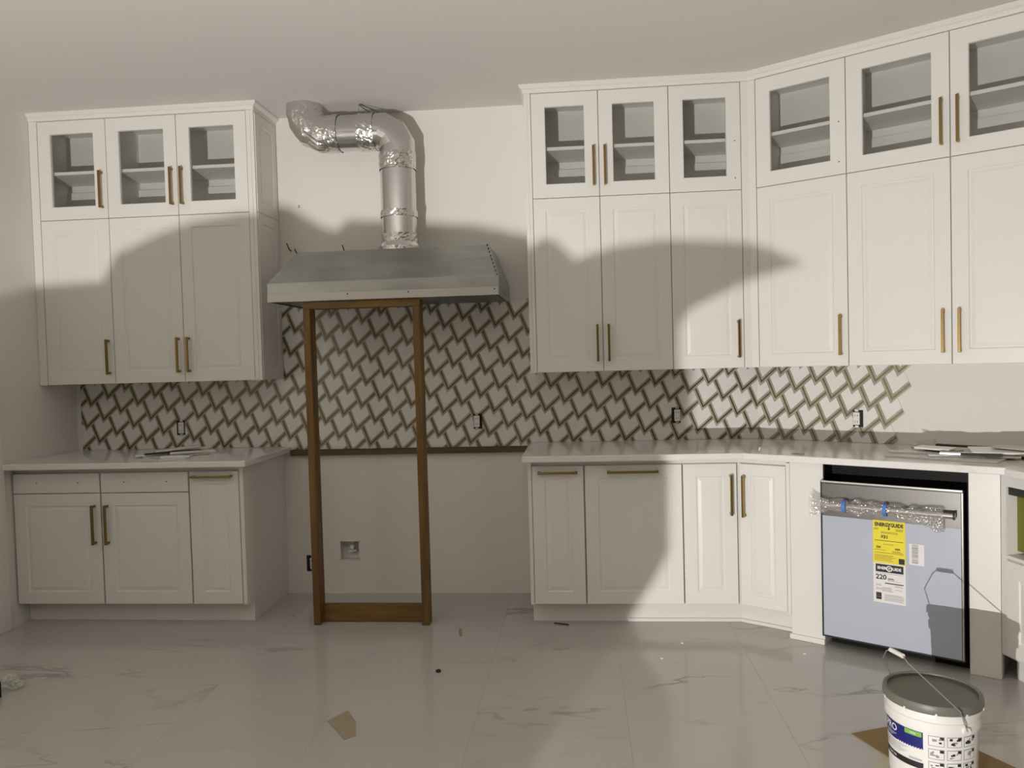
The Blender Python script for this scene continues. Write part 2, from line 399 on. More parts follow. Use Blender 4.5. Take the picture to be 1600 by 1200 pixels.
G = 0.0016
def pair(xs, z0, z1, **k): return [dict(x0=a + G, x1=b - G, z0=z0 + G, z1=z1 - G, **k) for a, b in zip(xs[:-1], xs[1:])]
WH = 0.330
gz = (2.372 + 2.580) / 2; gl_ = 0.215
lz = (1.400 + 1.604) / 2; ll = 0.205
# left wall units
LU = [0.0170, 0.4376, 0.8657, 1.2868]; LUS = 1.3307
d = pair(LU[:2], ZU, ZS); d[0]['h'] = (LU[1] - 0.031, lz, ll, True)
cabinet(FB, 'wall_cabinet', 'white single-door wall cabinet in the left corner, below a glass cabinet', 'cabinet', 'solid-door wall cabinets', XL + 0.004, LU[1] - 0.0005, ZU, ZS - 0.0005, WH, d)
d = pair(LU[1:], ZU, ZS); d[0]['h'] = (LU[2] - 0.031, lz, ll, True); d[1]['h'] = (LU[2] + 0.031, lz, ll, True)
c = cabinet(FB, 'wall_cabinet', 'white double-door wall cabinet just left of the range hood', 'cabinet', 'solid-door wall cabinets', LU[1] + 0.0005, LUS - 0.0195, ZU, ZS - 0.0005, WH, d)
def side_panel(root_, fr, x, front, z0, z1, right=True, split=None):
    pass
d = pair(LU[:2], ZS, ZT, glass=True); d[0]['h'] = (LU[1] - 0.031, gz, gl_, True)
cabinet(FB, 'glass_cabinet', 'white single glass-door cabinet by the left wall under the ceiling', 'cabinet', 'glass-door top cabinets', XL + 0.004, LU[1] - 0.0005, ZS + 0.0005, ZT + 0.008, WH, d, glass=True)
d = pair(LU[1:], ZS, ZT, glass=True); d[0]['h'] = (LU[2] - 0.031, gz, gl_, True); d[1]['h'] = (LU[2] + 0.031, gz, gl_, True)
cabinet(FB, 'glass_cabinet', 'white double glass-door cabinet just left of the silver duct', 'cabinet', 'glass-door top cabinets', LU[1] + 0.0005, LUS - 0.0195, ZS + 0.0005, ZT + 0.008, WH, d, glass=True)
# decorative end panel right of the left wall units (two raised panels)
def end_panel(fr, x0, x1, front, z0, z1, label, splits=None):
    root = empty('end_panel', in_frame(fr, (x0 + x1) / 2, -front / 2, z0), fr[1], label, 'panel')
    hw = (x1 - x0) / 2
    MB().box(-hw, hw, -front / 2, front / 2 - 0.001, 0, z1 - z0).build('board', 'white_lacquer', root, bevel=0.0015)
    for a, b in splits or []:
        w_, h_ = front - 0.03, b - a
        def rect(ins, x): return [(x, -w_ / 2 + ins, a - z0 + ins), (x, w_ / 2 - ins, a - z0 + ins), (x, w_ / 2 - ins, b - z0 - ins), (x, -w_ / 2 + ins, b - z0 - ins)]
        MB().rings([rect(0, hw), rect(0.0, hw + 0.004), rect(0.055, hw + 0.004), rect(0.060, hw + 0.0008), rect(0.066, hw + 0.0008), rect(0.082, hw + 0.0035)]).build('raised_panel', 'white_lacquer', root)
    return root
end_panel(FB, LUS - 0.019, LUS, WH, ZU, ZT + 0.008, 'tall white end panel of the left wall cabinets beside the hood', [(ZU + 0.01, ZS - 0.004), (ZS + 0.004, ZT - 0.01)])
MB().box(LU[3] + 0.001, LUS - 0.0195, -WH, -WH + DT, ZU, ZT).build('x', 'white_lacquer')
bpy.data.objects['x'].name = 'filler_strip'; tag(bpy.data.objects['filler_strip'], 'narrow white filler strip right of the left wall cabinet doors', 'filler strip')

tag(MB().box(XL + 0.002, LU[0] - 0.001, -WH, -WH + DT, ZU, ZT).build('filler_strip', 'white_lacquer'), 'narrow white filler strip between the left wall and the first wall cabinet', 'filler strip')
# right wall units on the back wall
RU = [2.9186, 3.2891, 3.6707, 4.0552]; RUS = 2.8805
d = pair(RU[:3], ZU, ZS); d[0]['h'] = (RU[1] - 0.031, lz, ll, True); d[1]['h'] = (RU[1] + 0.031, lz, ll, True)
cabinet(FB, 'wall_cabinet', 'white double-door wall cabinet just right of the range hood', 'cabinet', 'solid-door wall cabinets', RUS + 0.0195, RU[2] - 0.0005, ZU, ZS - 0.0005, WH, d)
d = pair(RU[2:], ZU, ZS); d[0]['h'] = (RU[3] - 0.033, lz, ll, True)
cabinet(FB, 'wall_cabinet', 'white single-door wall cabinet on the back wall beside the angled corner strip', 'cabinet', 'solid-door wall cabinets', RU[2] + 0.0005, RU[3], ZU, ZS - 0.0005, WH, d)
d = pair(RU[:3], ZS, ZT, glass=True); d[0]['h'] = (RU[1] - 0.031, gz, gl_, True); d[1]['h'] = (RU[1] + 0.031, gz, gl_, True)
cabinet(FB, 'glass_cabinet', 'white double glass-door cabinet right of the silver duct', 'cabinet', 'glass-door top cabinets', RUS + 0.0195, RU[2] - 0.0005, ZS + 0.0005, ZT + 0.008, WH, d, glass=True)
d = pair(RU[2:], ZS, ZT, glass=True); d[0]['holes'] = [(RU[3] - 0.033, gz + 0.10), (RU[3] - 0.033, gz - 0.10)]
cabinet(FB, 'glass_cabinet', 'white single glass-door cabinet without handle on the back wall', 'cabinet', 'glass-door top cabinets', RU[2] + 0.0005, RU[3], ZS + 0.0005, ZT + 0.008, WH, d, glass=True)
end_panel(FB, RUS, RUS + 0.019, WH - 0.003, ZU, ZT + 0.008, 'tall white end panel of the right wall cabinets beside the hood')
tag(MB().box(RUS + 0.0195, RU[0] - 0.001, -WH, -WH + DT, ZU, ZT).build('filler_strip', 'white_lacquer'), 'narrow white filler strip left of the right wall cabinet doors', 'filler strip')
# corner strip
S0 = 0.0997; SA = 0.140
p = [(RU[3] + 0.001, -WH), (SP(S0, WH).x, SP(S0, WH).y), tuple(SP(SA - 0.001, WH))[:2], tuple(SP(SA - 0.001, WH - 0.03))[:2], (SP(S0, WH - 0.03).x, -WH + 0.03), (RU[3] + 0.001, -WH + 0.03)]
tag(MB().prism(p, ZU, ZT).build('corner_strip', 'white_lacquer', bevel=0.001), 'tall white corner filler between back and angled wall cabinets', 'filler strip')
# slanted wall units
SU = [SA, 0.6024, 1.0641, 1.526, 1.99]
d = pair(SU[:2], ZU, ZS); d[0]['h'] = (SU[1] - 0.034, lz, ll, True)
cabinet(FS, 'wall_cabinet', 'white single-door wall cabinet first on the angled wall', 'cabinet', 'solid-door wall cabinets', SU[0], SU[1] - 0.0005, ZU, ZS - 0.0005, WH, d)
d = pair(SU[1:4], ZU, ZS); d[0]['h'] = (SU[2] - 0.034, lz, ll, True); d[1]['h'] = (SU[2] + 0.034, lz, ll, True)
cabinet(FS, 'wall_cabinet', 'white double-door wall cabinet at the right edge above the dishwasher', 'cabinet', 'solid-door wall cabinets', SU[1] + 0.0005, SU[3] - 0.0005, ZU, ZS - 0.0005, WH, d)
d = pair(SU[:2], ZS, ZT, glass=True); d[0]['holes'] = [(SU[1] - 0.034, gz + 0.10), (SU[1] - 0.034, gz - 0.10)]
cabinet(FS, 'glass_cabinet', 'white single glass-door cabinet without handle, first on the angled wall', 'cabinet', 'glass-door top cabinets', SU[0], SU[1] - 0.0005, ZS + 0.0005, ZT + 0.008, WH, d, glass=True)
d = pair(SU[1:4], ZS, ZT, glass=True); d[0]['h'] = (SU[2] - 0.034, gz, gl_, True); d[1]['h'] = (SU[2] + 0.034, gz, gl_, True)
cabinet(FS, 'glass_cabinet', 'white double glass-door cabinet at the top right edge of the picture', 'cabinet', 'glass-door top cabinets', SU[1] + 0.0005, SU[3] - 0.0005, ZS + 0.0005, ZT + 0.008, WH, d, glass=True)
# crown mouldings: stepped profile swept along the fronts, up to the ceiling
def crown(name, path, label):
    prof = [(-0.02, ZT + 0.0005), (0.005, ZT + 0.0005), (0.006, ZT + 0.020), (0.016, ZT + 0.026), (0.024, H - 0.012), (0.024, H - 0.001), (-0.02, H - 0.001)]
    pts = [Vector((p[0], p[1])) for p in path]; rs = []
    for i, p in enumerate(pts):
        a = (p - pts[i - 1]).normalized() if i else None; b = (pts[i + 1] - p).normalized() if i < len(pts) - 1 else None
        na = Vector((a.y, -a.x)) if a else None; nb = Vector((b.y, -b.x)) if b else None
        if na is None: n_ = nb
        elif nb is None: n_ = na
        else: n_ = (na + nb) / (1 + na.dot(nb))
        rs.append([(p.x + n_.x * o, p.y + n_.y * o, z) for o, z in prof])
    return struct(MB().rings(rs).build(name, 'white_lacquer'), label, 'crown moulding')
crown('trim_2', [(XL + 0.001, -WH), (LUS, -WH), (LUS, -0.001)], 'white crown moulding on top of the left cabinets')
q = SP(S0, WH); q2 = SP(2.2, WH)
crown('trim_3', [(RUS, -0.001), (RUS, -WH), (q.x, q.y), (q2.x, q2.y)], 'white crown moulding on top of the right cabinets')

# base units
BF = 0.600
LB = [-0.026, 0.4889, 1.0013, 1.2850]; LBS = 1.3120
d = [dict(x0=LB[0] + 0.002, x1=LB[1] - 0.004, z0=ZDR + 0.004, z1=ZD1, raised=False, kind='drawer', holes=[(0.115, 0.803), (0.360, 0.803)]),
     dict(x0=LB[1] + 0.004, x1=LB[2] - 0.004, z0=ZDR + 0.004, z1=ZD1, raised=False, kind='drawer', holes=[(0.628, 0.803), (0.874, 0.803)]),
     dict(x0=LB[0] + 0.002, x1=LB[1] - 0.004, z0=ZD0, z1=ZDR, h=(0.452, 0.570, 0.22, True)),
     dict(x0=LB[1] + 0.004, x1=LB[2] - 0.004, z0=ZD0, z1=ZDR, h=(0.527, 0.570, 0.22, True))]
cabinet(FB, 'base_cabinet', 'white base cabinet with two handleless drawers over two doors, at left', 'cabinet', 'base cabinets', XL + 0.003, LB[2] - 0.0005, ZD0 - 0.003, ZCB - 0.002, BF, d)
d = [dict(x0=LB[2] + 0.004, x1=LB[3], z0=ZD0, z1=ZD1, kind='pull_out_front', h=(1.140, 0.829, 0.228, False))]
cabinet(FB, 'base_cabinet', 'narrow white pull-out base cabinet left of the range gap', 'cabinet', 'base cabinets', LB[2] + 0.0005, LB[3] + 0.004, ZD0 - 0.003, ZCB - 0.002, BF, d)
tag(MB().box(LB[3] + 0.0045, LBS, -BF, -0.001, ZD0 - 0.003, ZCB - 0.002).build('end_panel', 'white_lacquer', bevel=0.0015), 'plain white end panel of the left base cabinets facing the range gap', 'panel')
def toe(name, pts, label, z1):
    mb = MB()
    mb.prism(pts, 0.0005, z1)
    return tag(mb.build(name, 'white_lacquer'), label, 'toe kick')
TF = 0.500
toe('toe_kick', [(XL + 0.002, -TF), (LBS - 0.004, -TF), (LBS - 0.004, -0.001), (LBS - 0.022, -0.001), (LBS - 0.022, -TF + 0.018), (XL + 0.002, -TF + 0.018)], 'white toe-kick board under the left base cabinets', ZD0 - 0.004)
RB = [2.8885, 3.1644, 3.6733, 3.955]
d = [dict(x0=RB[0] + 0.002, x1=RB[1] - 0.004, z0=ZD0, z1=ZD1, kind='pull_out_front', h=(3.026, 0.823, 0.21, False))]
cabinet(FB, 'base_cabinet', 'narrow white pull-out base cabinet right of the range gap', 'cabinet', 'base cabinets', RB[0], RB[1] - 0.0005, ZD0 - 0.003, ZCB - 0.002, BF, d)
d = [dict(x0=RB[1] + 0.004, x1=RB[2] - 0.004, z0=ZD0, z1=ZD1, kind='pull_out_front', h=(3.416, 0.823, 0.265, False))]
cabinet(FB, 'base_cabinet', 'wide white pull-out base cabinet with a horizontal brass handle', 'cabinet', 'base cabinets', RB[1] + 0.0005, RB[2] - 0.0005, ZD0 - 0.003, ZCB - 0.002, BF, d)
tag(MB().box(RB[0] - 0.020, RB[0] - 0.0005, -BF + 0.001, -0.001, ZD0 - 0.003, ZCB - 0.002).build('end_panel', 'white_lacquer', bevel=0.0015), 'plain white end panel of the right base cabinets facing the range gap', 'panel')
# corner base cabinet with two doors
SO = 0.632; SCOR = 0.133; SE = 0.398
root = empty('corner_base_cabinet', (3.95, -0.3, ZD0 - 0.003), 0, 'white corner base cabinet with two doors meeting at an angle', 'cabinet', 'base cabinets')
bo = 0.0235
pc = [(RB[2] + 0.0005, -BF + bo), (SP(SCOR, SO - bo).x - 0.004, -BF + bo), tuple(SP(SE, SO - bo))[:2], tuple(SP(SE, 0.002))[:2], (WX - 0.001, -0.002), (RB[2] + 0.0005, -0.002)]
MB().prism([(a - 3.95, b + 0.3) for a, b in pc], 0, ZCB - 0.002 - ZD0 + 0.003).build('carcass', 'carcass_white', root)
wd = RB[3] - RB[2] - 0.010
do = door_panel(wd, ZD1 - ZD0).build('door', 'white_lacquer', root, loc=((RB[2] + RB[3]) / 2 - 0.002 - 3.95, -BF + DT + 0.3, 0.003))
handle(do, wd / 2 - 0.033, 0.696 - ZD0, 0.21)
wd = SE - SCOR - 0.026
cp = SP((SE + SCOR) / 2 - 0.007, SO - DT)
do = door_panel(wd, ZD1 - ZD0).build('door', 'white_lacquer', root, loc=(cp.x - 3.95, cp.y + 0.3, 0.003), rot=(0, 0, -PHI))
handle(do, -wd / 2 + 0.030, 0.692 - ZD0, 0.215)
f0 = SP(SE - 0.0175, SO); f1 = SP(SE - 0.0005, SO); f2 = SP(SE - 0.0005, SO - DT); f3 = SP(SE - 0.0175, SO - DT)
MB().prism([(v.x - 3.95, v.y + 0.3) for v in (f0, f1, f2, f3)], 0, ZD1 - ZD0 + 0.02).build('filler_strip', 'white_lacquer', root)
k0 = SP(0.16, 0.525)
ti = Vector((0, 0)); 
kk = (1 - math.cos(PHI)) / math.sin(PHI)
cI = None
# toe kick of the right run, with a shoe moulding along its foot
def line_y(off, y):            # s where the slanted line at this offset meets y
    return (y + math.cos(PHI) * off) / (-math.sin(PHI))
a1 = SP(line_y(0.535, -TF), 0.535); a2 = SP(SE, 0.535); b2 = SP(SE, 0.515); b1 = SP(line_y(0.515, -TF + 0.02), 0.515)
toe('toe_kick', [(RB[0] - 0.014, -TF), (a1.x, a1.y), (a2.x, a2.y), (b2.x, b2.y), (b1.x, b1.y), (RB[0] + 0.006, -TF + 0.02), (RB[0] + 0.006, -0.002), (RB[0] - 0.014, -0.002)], 'white toe-kick board under the right base cabinets', ZD0 - 0.004)
a1 = SP(line_y(0.548, -TF - 0.013), 0.548); a2 = SP(SE, 0.548); b2 = SP(SE, 0.5355); b1 = SP(line_y(0.5355, -TF - 0.0005), 0.5355)
struct(MB().prism([(3.38, -TF - 0.013), (a1.x, a1.y), (a2.x, a2.y), (b2.x, b2.y), (b1.x, b1.y), (3.38, -TF - 0.0005)], 0.0005, 0.019).build('trim_4', 'white_lacquer', bevel=0.003), 'white shoe moulding along the right toe kick', 'trim')

# ------------------------------------------------------------------ dishwasher bay on the slanted run
PO = 0.634
DW0, DW1, PE = 0.5600, 1.1690, 1.288
def panel_s(name, s0, s1, off, z0, z1, label, base=True, dep=0.60):
    root = empty(name, SP((s0 + s1) / 2, off - dep / 2, z0), -PHI, label, 'panel')
    hw = (s1 - s0) / 2
    MB().box(-hw, hw, -dep / 2, dep / 2, 0, z1 - z0).build('board', 'white_lacquer', root, bevel=0.0015)
    if base: MB().box(-hw - 0.008, hw, -dep / 2 - 0.010, -dep / 2 - 0.0002, 0, 0.026).build('shoe_moulding', 'white_lacquer', root, bevel=0.003)
    return root
panel_s('end_panel', SE + 0.001, DW0 - 0.001, PO, 0.0005, ZCB - 0.002, 'wide white filler panel left of the dishwasher')
panel_s('corner_post', DW1 + 0.001, PE, PO, 0.0005, ZCB - 0.002, 'white corner post right of the dishwasher', base=False)
dw = empty('dishwasher', SP((DW0 + DW1) / 2, 0.34, 0), -PHI, 'built-in dishwasher with pale blue protective film and energy labels', 'dishwasher')
y0 = -(0.662 - 0.34)                               # door face in local y
hw = (DW1 - DW0) / 2
MB().box(-hw + 0.004, hw - 0.004, y0 + 0.160, 0.30, 0.06, ZCB - 0.004).build('tub', 'black_plastic', dw)
dark_bay = MB(); yl0 = y0 + 0.034
dark_bay.box(-hw + 0.0005, -hw + 0.004, yl0, y0 + 0.159, 0.06, ZCB - 0.004); dark_bay.box(hw - 0.004, hw - 0.0005, yl0, y0 + 0.159, 0.06, ZCB - 0.004); dark_bay.box(-hw + 0.004, hw - 0.004, yl0, y0 + 0.159, ZCB - 0.007, ZCB - 0.004)
dark_bay.build('bay_shade', 'black_plastic', dw)  # black sheets added to put shade into the cavity above the door
MB().box(-hw + 0.012, hw - 0.008, y0 + 0.09, y0 + 0.12, 0.002, 0.058).build('kick_plate', 'black_plastic', dw)
dx0, dx1 = -hw - 0.006, hw - 0.014
door = MB().box(dx0, dx1, y0, y0 + 0.026, 0.052, 0.806).build('door', 'dark_steel', dw, bevel=0.003)
MB().box(dx0 + 0.010, dx1 - 0.010, y0 - 0.0025, y0 - 0.0002, 0.640, 0.792).build('control_panel', 'stainless', door)
MB().box(dx0 + 0.010, dx1 - 0.010, y0 - 0.0022, y0 - 0.0002, 0.062, 0.639).build('protective_film', 'blue_film', door)['label'] = 'pale blue protective film'
MB().box(dx0 + 0.004, dx1 - 0.003, y0 - 0.0035, y0 + 0.004, 0.797, 0.806).build('top_edge', 'bright_steel', door, bevel=0.001)
MB().box(dx1 - 0.0075, dx1 - 0.001, y0 - 0.003, y0 - 0.0002, 0.060, 0.794).build('edge_strip', 'bright_steel', door, bevel=0.001)
# bar handle: from near the left end to the right end, with brackets
hz_ = 0.700; hy = y0 - 0.052; hx0, hx1 = dx0 + 0.045, dx1 - 0.030
mb = MB(); mb.tube([(hx0, hy, hz_ - 0.002), (hx1, hy, hz_)], 0.0135, 20)
for xx in (hx0 + 0.03, hx1 - 0.03): mb.tube([(xx, hy, hz_), (xx, y0 - 0.002, hz_)], 0.010, 12)
mb.build('bar_handle', 'bright_steel', dw, smooth=True)['label'] = 'round stainless steel bar handle'
MB().tube([(hx1 - 0.001, hy, hz_), (hx1 + 0.007, hy, hz_)], 0.0160, 20).build('handle_cap', 'dark_steel', dw)
# bubble wrap sleeve
def crumple_tube(xs, rad, seed, n=22, amp=0.35):
    rs = []
    for i, (x, ry, rz, oy, oz) in enumerate(xs):
        ring = []
        for k in range(n):
            a = 2 * math.pi * k / n
            f = 1 + amp * noise.noise(Vector((x * 26 + seed, math.cos(a) * 1.3, math.sin(a) * 1.3)))
            ring.append((x, hy + oy + ry * f * math.cos(a), hz_ + oz + rz * f * math.sin(a)))
        rs.append(ring)
    return MB().rings(rs, cap0=False, cap1=False)
xs = []
for i in range(40):
    k = i / 39; x = dx0 - 0.032 + k * 0.565
    rz = 0.024 + 0.010 * abs(math.sin(k * 21)) * (1 if 0.35 < k < 0.55 else 0.35) + (0.030 * (1 - k / 0.14) if k < 0.14 else 0) + (0.022 * (k - 0.72) / 0.28 if k > 0.72 else 0)
    oz = (-0.024 * (k - 0.66) / 0.34 if k > 0.66 else 0) + (-0.004 if k < 0.14 else 0)
    xs.append((x, min(rz, 0.022), rz, 0.002, oz))
wrap = crumple_tube(xs, 0, 3.0, amp=0.6).build('bubble_wrap', 'bubble_wrap', dw, smooth=False); wrap['label'] = 'clear bubble wrap sleeve on the handle'
for xx in (dx0 + 0.125, dx0 + 0.300):
    MB().rings([[(xx + o, hy + r_ * 0.028 * math.cos(a), hz_ + r_ * 0.0285 * math.sin(a)) for a in [2 * math.pi * k / 16 for k in range(16)]] for o, r_ in ((-0.008, 0.95), (-0.008, 1), (0.008, 1), (0.008, 0.95))], cap0=False, cap1=False).build('blue_tape', 'blue_tape', dw)
# labels on the film: local x runs along the door, z up
FY = y0 - 0.0027
def flat(name, me_or_rect, material, parent, x=0, z=0, y=FY, sx=1.0):
    if isinstance(me_or_rect, tuple):
        a, b, c, dd = me_or_rect
        return MB().box(a, b, y - 0.0004, y, c, dd).build(name, material, parent)
    me = me_or_rect
    for v in me.vertices: v.co = (v.co.x * sx, -0.0006, v.co.y)
    me.materials.clear(); me.materials.append(MAT[material])
    o = bpy.data.objects.new(name, me); COL.objects.link(o); o.parent = parent; o.location = (x, y, z); return o
SM = (DW0 + DW1) / 2
def lx(s): return s - SM
yl = flat('energy_label', (lx(0.789), lx(0.925), 0.446, 0.641), 'yellow_paper', door); yl['label'] = 'yellow energy label with black lettering'
wl_ = flat('energy_label', (lx(0.789), lx(0.925), 0.262, 0.4455), 'white_paper', door); wl_['label'] = 'white energy label with 220 in black'
YF2 = FY - 0.0005
lc = lx(0.857)
flat('lettering', text_mesh('ENERGYGUIDE', 0.0225, 0.0011), 'ink', yl, lc, 0.622, YF2, sx=0.80)
flat('arrow', (lc - 0.002, lc + 0.002, 0.604, 0.622), 'ink', yl, y=YF2 - 0.0001)
me = bpy.data.meshes.new('a'); me.from_pydata([(-0.007, 0, 0), (0.007, 0, 0), (0, -0.008, 0)], [], [(0, 1, 2)]); flat('arrow_head', me, 'ink', yl, lc, 0.607, YF2)
flat('lettering', text_mesh('$31', 0.021, 0.0008), 'ink', yl, lx(0.838), 0.566, YF2)
flat('lettering', text_mesh('220', 0.0125, 0.0006), 'ink', yl, lx(0.812), 0.518, YF2)
flat('lettering', text_mesh('N/A', 0.0125, 0.0006), 'ink', yl, lx(0.893), 0.515, YF2)
rl = random.Random(3)
def print_lines(parent, x0, x1, zs, material, h=0.0011, ragged=0.3):
    for z in zs:
        flat('print_line', (x0, x1 - (x1 - x0) * rl.random() * ragged, z - h, z + h), material, parent, y=YF2)
print_lines(yl, lx(0.793), lx(0.815), (0.604, 0.600), 'ink_olive')
print_lines(yl, lx(0.885), lx(0.922), (0.606, 0.602, 0.598), 'ink_olive')
print_lines(yl, lx(0.822), lx(0.895), (0.589, 0.584), 'ink_olive')
print_lines(yl, lx(0.796), lx(0.918), (0.549,), 'ink', 0.0012, 0.02)
print_lines(yl, lx(0.833), lx(0.880), (0.533,), 'ink_olive')
print_lines(yl, lx(0.794), lx(0.845), (0.506,), 'ink_olive')
print_lines(yl, lx(0.870), lx(0.921), (0.504, 0.499), 'ink_olive')
print_lines(yl, lx(0.796), lx(0.921), (0.493,), 'ink_olive', 0.0012, 0.02)
print_lines(yl, lx(0.794), lx(0.890), (0.483, 0.478, 0.473, 0.468, 0.463, 0.457), 'ink_olive', 0.0009)
flat('emblem', (lx(0.897), lx(0.921), 0.449, 0.474), 'ink', yl, y=YF2)
print_lines(yl, lx(0.900), lx(0.918), (0.4665,), 'ink_olive', 0.0016, 0.1)
flat('black_banner', (lx(0.799), lx(0.916), 0.404, 0.440), 'ink', wl_, y=YF2)
flat('lettering', text_mesh('ENER', 0.0175, 0.0008), 'white_paper', wl_, lx(0.826), 0.422, YF2 - 0.0006, sx=0.92)
flat('lettering', text_mesh('UIDE', 0.0175, 0.0008), 'white_paper', wl_, lx(0.889), 0.422, YF2 - 0.0006, sx=0.92)
def disc(r_, n=20, r0=0.0):
    me = bpy.data.meshes.new('disc')
    me.from_pydata([(r_ * math.cos(2 * math.pi * k / n), r_ * math.sin(2 * math.pi * k / n), 0) for k in range(n)], [], [tuple(range(n))]); return me
flat('round_emblem', disc(0.0135), 'white_paper', wl_, lx(0.857), 0.422, YF2 - 0.0007)
flat('lettering', text_mesh('G', 0.022, 0.0008), 'ink', wl_, lx(0.857), 0.422, YF2 - 0.0014)
print_lines(wl_, lx(0.800), lx(0.916), (0.398,), 'ink_grey', 0.0008, 0.02)
flat('lettering', text_mesh('220', 0.031, 0.0008), 'ink', wl_, lx(0.822), 0.380, YF2)
flat('lettering', text_mesh('kWh', 0.0125, 0.0004), 'ink', wl_, lx(0.864), 0.374, YF2)
print_lines(wl_, lx(0.850), lx(0.905), (0.366,), 'ink_grey', 0.0007)
flat('print_line', (lx(0.838), lx(0.916), 0.352, 0.3565), 'ink', wl_, y=YF2)
print_lines(wl_, lx(0.800), lx(0.828), (0.346, 0.341, 0.328, 0.323), 'ink_grey', 0.0009)
print_lines(wl_, lx(0.880), lx(0.920), (0.346, 0.341, 0.328), 'ink_grey', 0.0009)
print_lines(wl_, lx(0.826), lx(0.880), (0.333, 0.328, 0.322, 0.317), 'ink_grey', 0.0010)
flat('emblem', (lx(0.800), lx(0.823), 0.276, 0.308), 'ink', wl_, y=YF2)
print_lines(wl_, lx(0.803), lx(0.821), (0.298, 0.289), 'ink_grey', 0.0012, 0.1)
print_lines(wl_, lx(0.835), lx(0.919), (0.302, 0.298, 0.294, 0.288, 0.284, 0.279, 0.275), 'ink_grey', 0.0008, 0.1)
bl = flat('barcode_label', (lx(0.940), lx(1.001), 0.454, 0.549), 'white_paper', door); bl['label'] = 'small white barcode sticker'
z = 0.546
while z > 0.462:
    h_ = rl.choice((0.0008, 0.0012, 0.002)); flat('barcode_bar', (lx(0.951), lx(0.977), z - h_, z), rl.choice(('ink', 'ink_grey', 'ink')), bl, y=YF2); z -= h_ + rl.choice((0.0012, 0.0018, 0.003))

# third run past the post, coming towards the room, with an open appliance niche
PC = SP(PE, PO)
ang3 = math.atan2(-0.98, 0.2)
F3 = (Vector((PC.x, PC.y, 0)), ang3)
c3 = empty('niche_cabinet', in_frame(F3, 0.4155, 0.2715, 0.0005), ang3, 'white base cabinet with an open dark niche at the right edge', 'cabinet', 'base cabinets')
mb = MB(); x0_, x1_ = -0.415, 0.42
mb.box(x0_, x1_, -0.27, 0.27, 0.115, 0.545); mb.box(x0_, x1_, -0.27, 0.27, 0.835, ZCB - 0.003); mb.box(x0_, x0_ + 0.030, -0.27, 0.27, 0.545, 0.835)
mb.box(x1_ - 0.045, x1_, -0.27, 0.27, 0.545, 0.835); mb.box(x0_ + 0.030, x1_ - 0.045, 0.25, 0.27, 0.545, 0.835)
mb.build('carcass', 'carcass_white', c3)
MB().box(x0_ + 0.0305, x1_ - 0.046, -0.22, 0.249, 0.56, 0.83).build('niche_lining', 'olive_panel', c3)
MB().box(x0_ + 0.0305, x1_ - 0.046, -0.26, -0.221, 0.80, 0.8345).build('niche_header', 'near_black', c3)
door_panel(0.76, 0.40).build('door', 'white_lacquer', c3, loc=(0.02, -0.271, 0.13))
MB().box(x0_, x1_, -0.20, 0.2, 0, 0.1145).build('toe_kick', 'white_lacquer', c3)

# ------------------------------------------------------------------ worktops
def slab(name, pts, label):
    o = MB().prism(pts, ZCB, ZC).build(name, 'quartz', bevel=0.004)
    return tag(o, label, 'worktop')
slab('worktop', [(XL + 0.001, -0.682), (1.362, -0.682), (1.362, -0.0005), (XL + 0.001, -0.0005)], 'white quartz worktop on the left base cabinets')
CO = 0.700
ca = SP(line_y(CO, -0.690), CO); cb = SP(1.325, CO)
ce = in_frame(F3, 0.86, -0.055, 0); cb2 = in_frame(F3, 0.09, -0.055, 0); cf = in_frame(F3, 0.86, 0.6, 0); cw = SP(2.2, 0.001)
slab('worktop', [(2.8446, -0.690), (ca.x, ca.y), (cb.x, cb.y), (cb2.x, cb2.y), (ce.x, ce.y), (cf.x, cf.y), (cw.x, cw.y), (WX, -0.001), (2.8446, -0.001)], 'long angled white quartz worktop on the right base cabinets')

# ------------------------------------------------------------------ range gap: ledger, hood, duct, frame, outlets
tag(MB().box(1.365, 2.842, -0.040, -0.0005, 0.866, 0.8985).build('ledger_board', 'ledger_wood', bevel=0.002), 'dark wooden ledger strip along the wall between both worktops', 'board')
hood = empty('range_hood', (2.11, -0.30, 1.765), 0, 'galvanized steel range hood insert under the silver duct', 'range hood')
def hl(x, y, z): return (x - 2.11, y + 0.30, z - 1.765)
hx0_, hx1_ = 1.487, 2.744; hb = -0.004
bot = [hl(hx0_, -0.60, 1.795), hl(hx1_, -0.60, 1.795), hl(hx1_, hb, 1.795), hl(hx0_, hb, 1.795)]
mid = [hl(hx0_, -0.60, 1.868), hl(hx1_, -0.60, 1.868), hl(hx1_, hb, 1.868), hl(hx0_, hb, 1.868)]
top = [hl(1.572, -0.345, 2.066), hl(2.667, -0.345, 2.066), hl(2.667, hb, 2.066), hl(1.572, hb, 2.066)]
MB().rings([bot, mid, top]).build('canopy', 'galvanized', hood, bevel=0.002)
f1_ = hl(hx0_, -0.602, 1.766); f2_ = hl(hx1_ - 0.004, -0.6005, 1.808)
MB().box(f1_[0], f2_[0], f1_[1] - 0.001, f2_[1], f1_[2], f2_[2]).build('front_flange', 'raw_steel', hood)['label'] = 'bright bare steel lower flange'
for xx in (hx0_ + 0.001, hx1_ - 0.008):
    a = hl(xx, -0.598, 1.766); b = hl(xx + 0.006, hb, 1.7945); MB().box(a[0], b[0], a[1], b[1], a[2], b[2]).build('side_flange', 'galvanized', hood)
a = hl(hx0_ + 0.02, -0.57, 1.770); b = hl(hx1_ - 0.02, -0.03, 1.7945); MB().box(a[0], b[0], a[1], b[1], a[2], b[2]).build('dark_underside', 'dark_steel', hood)  # dark pan standing in for the shaded hollow under the hood
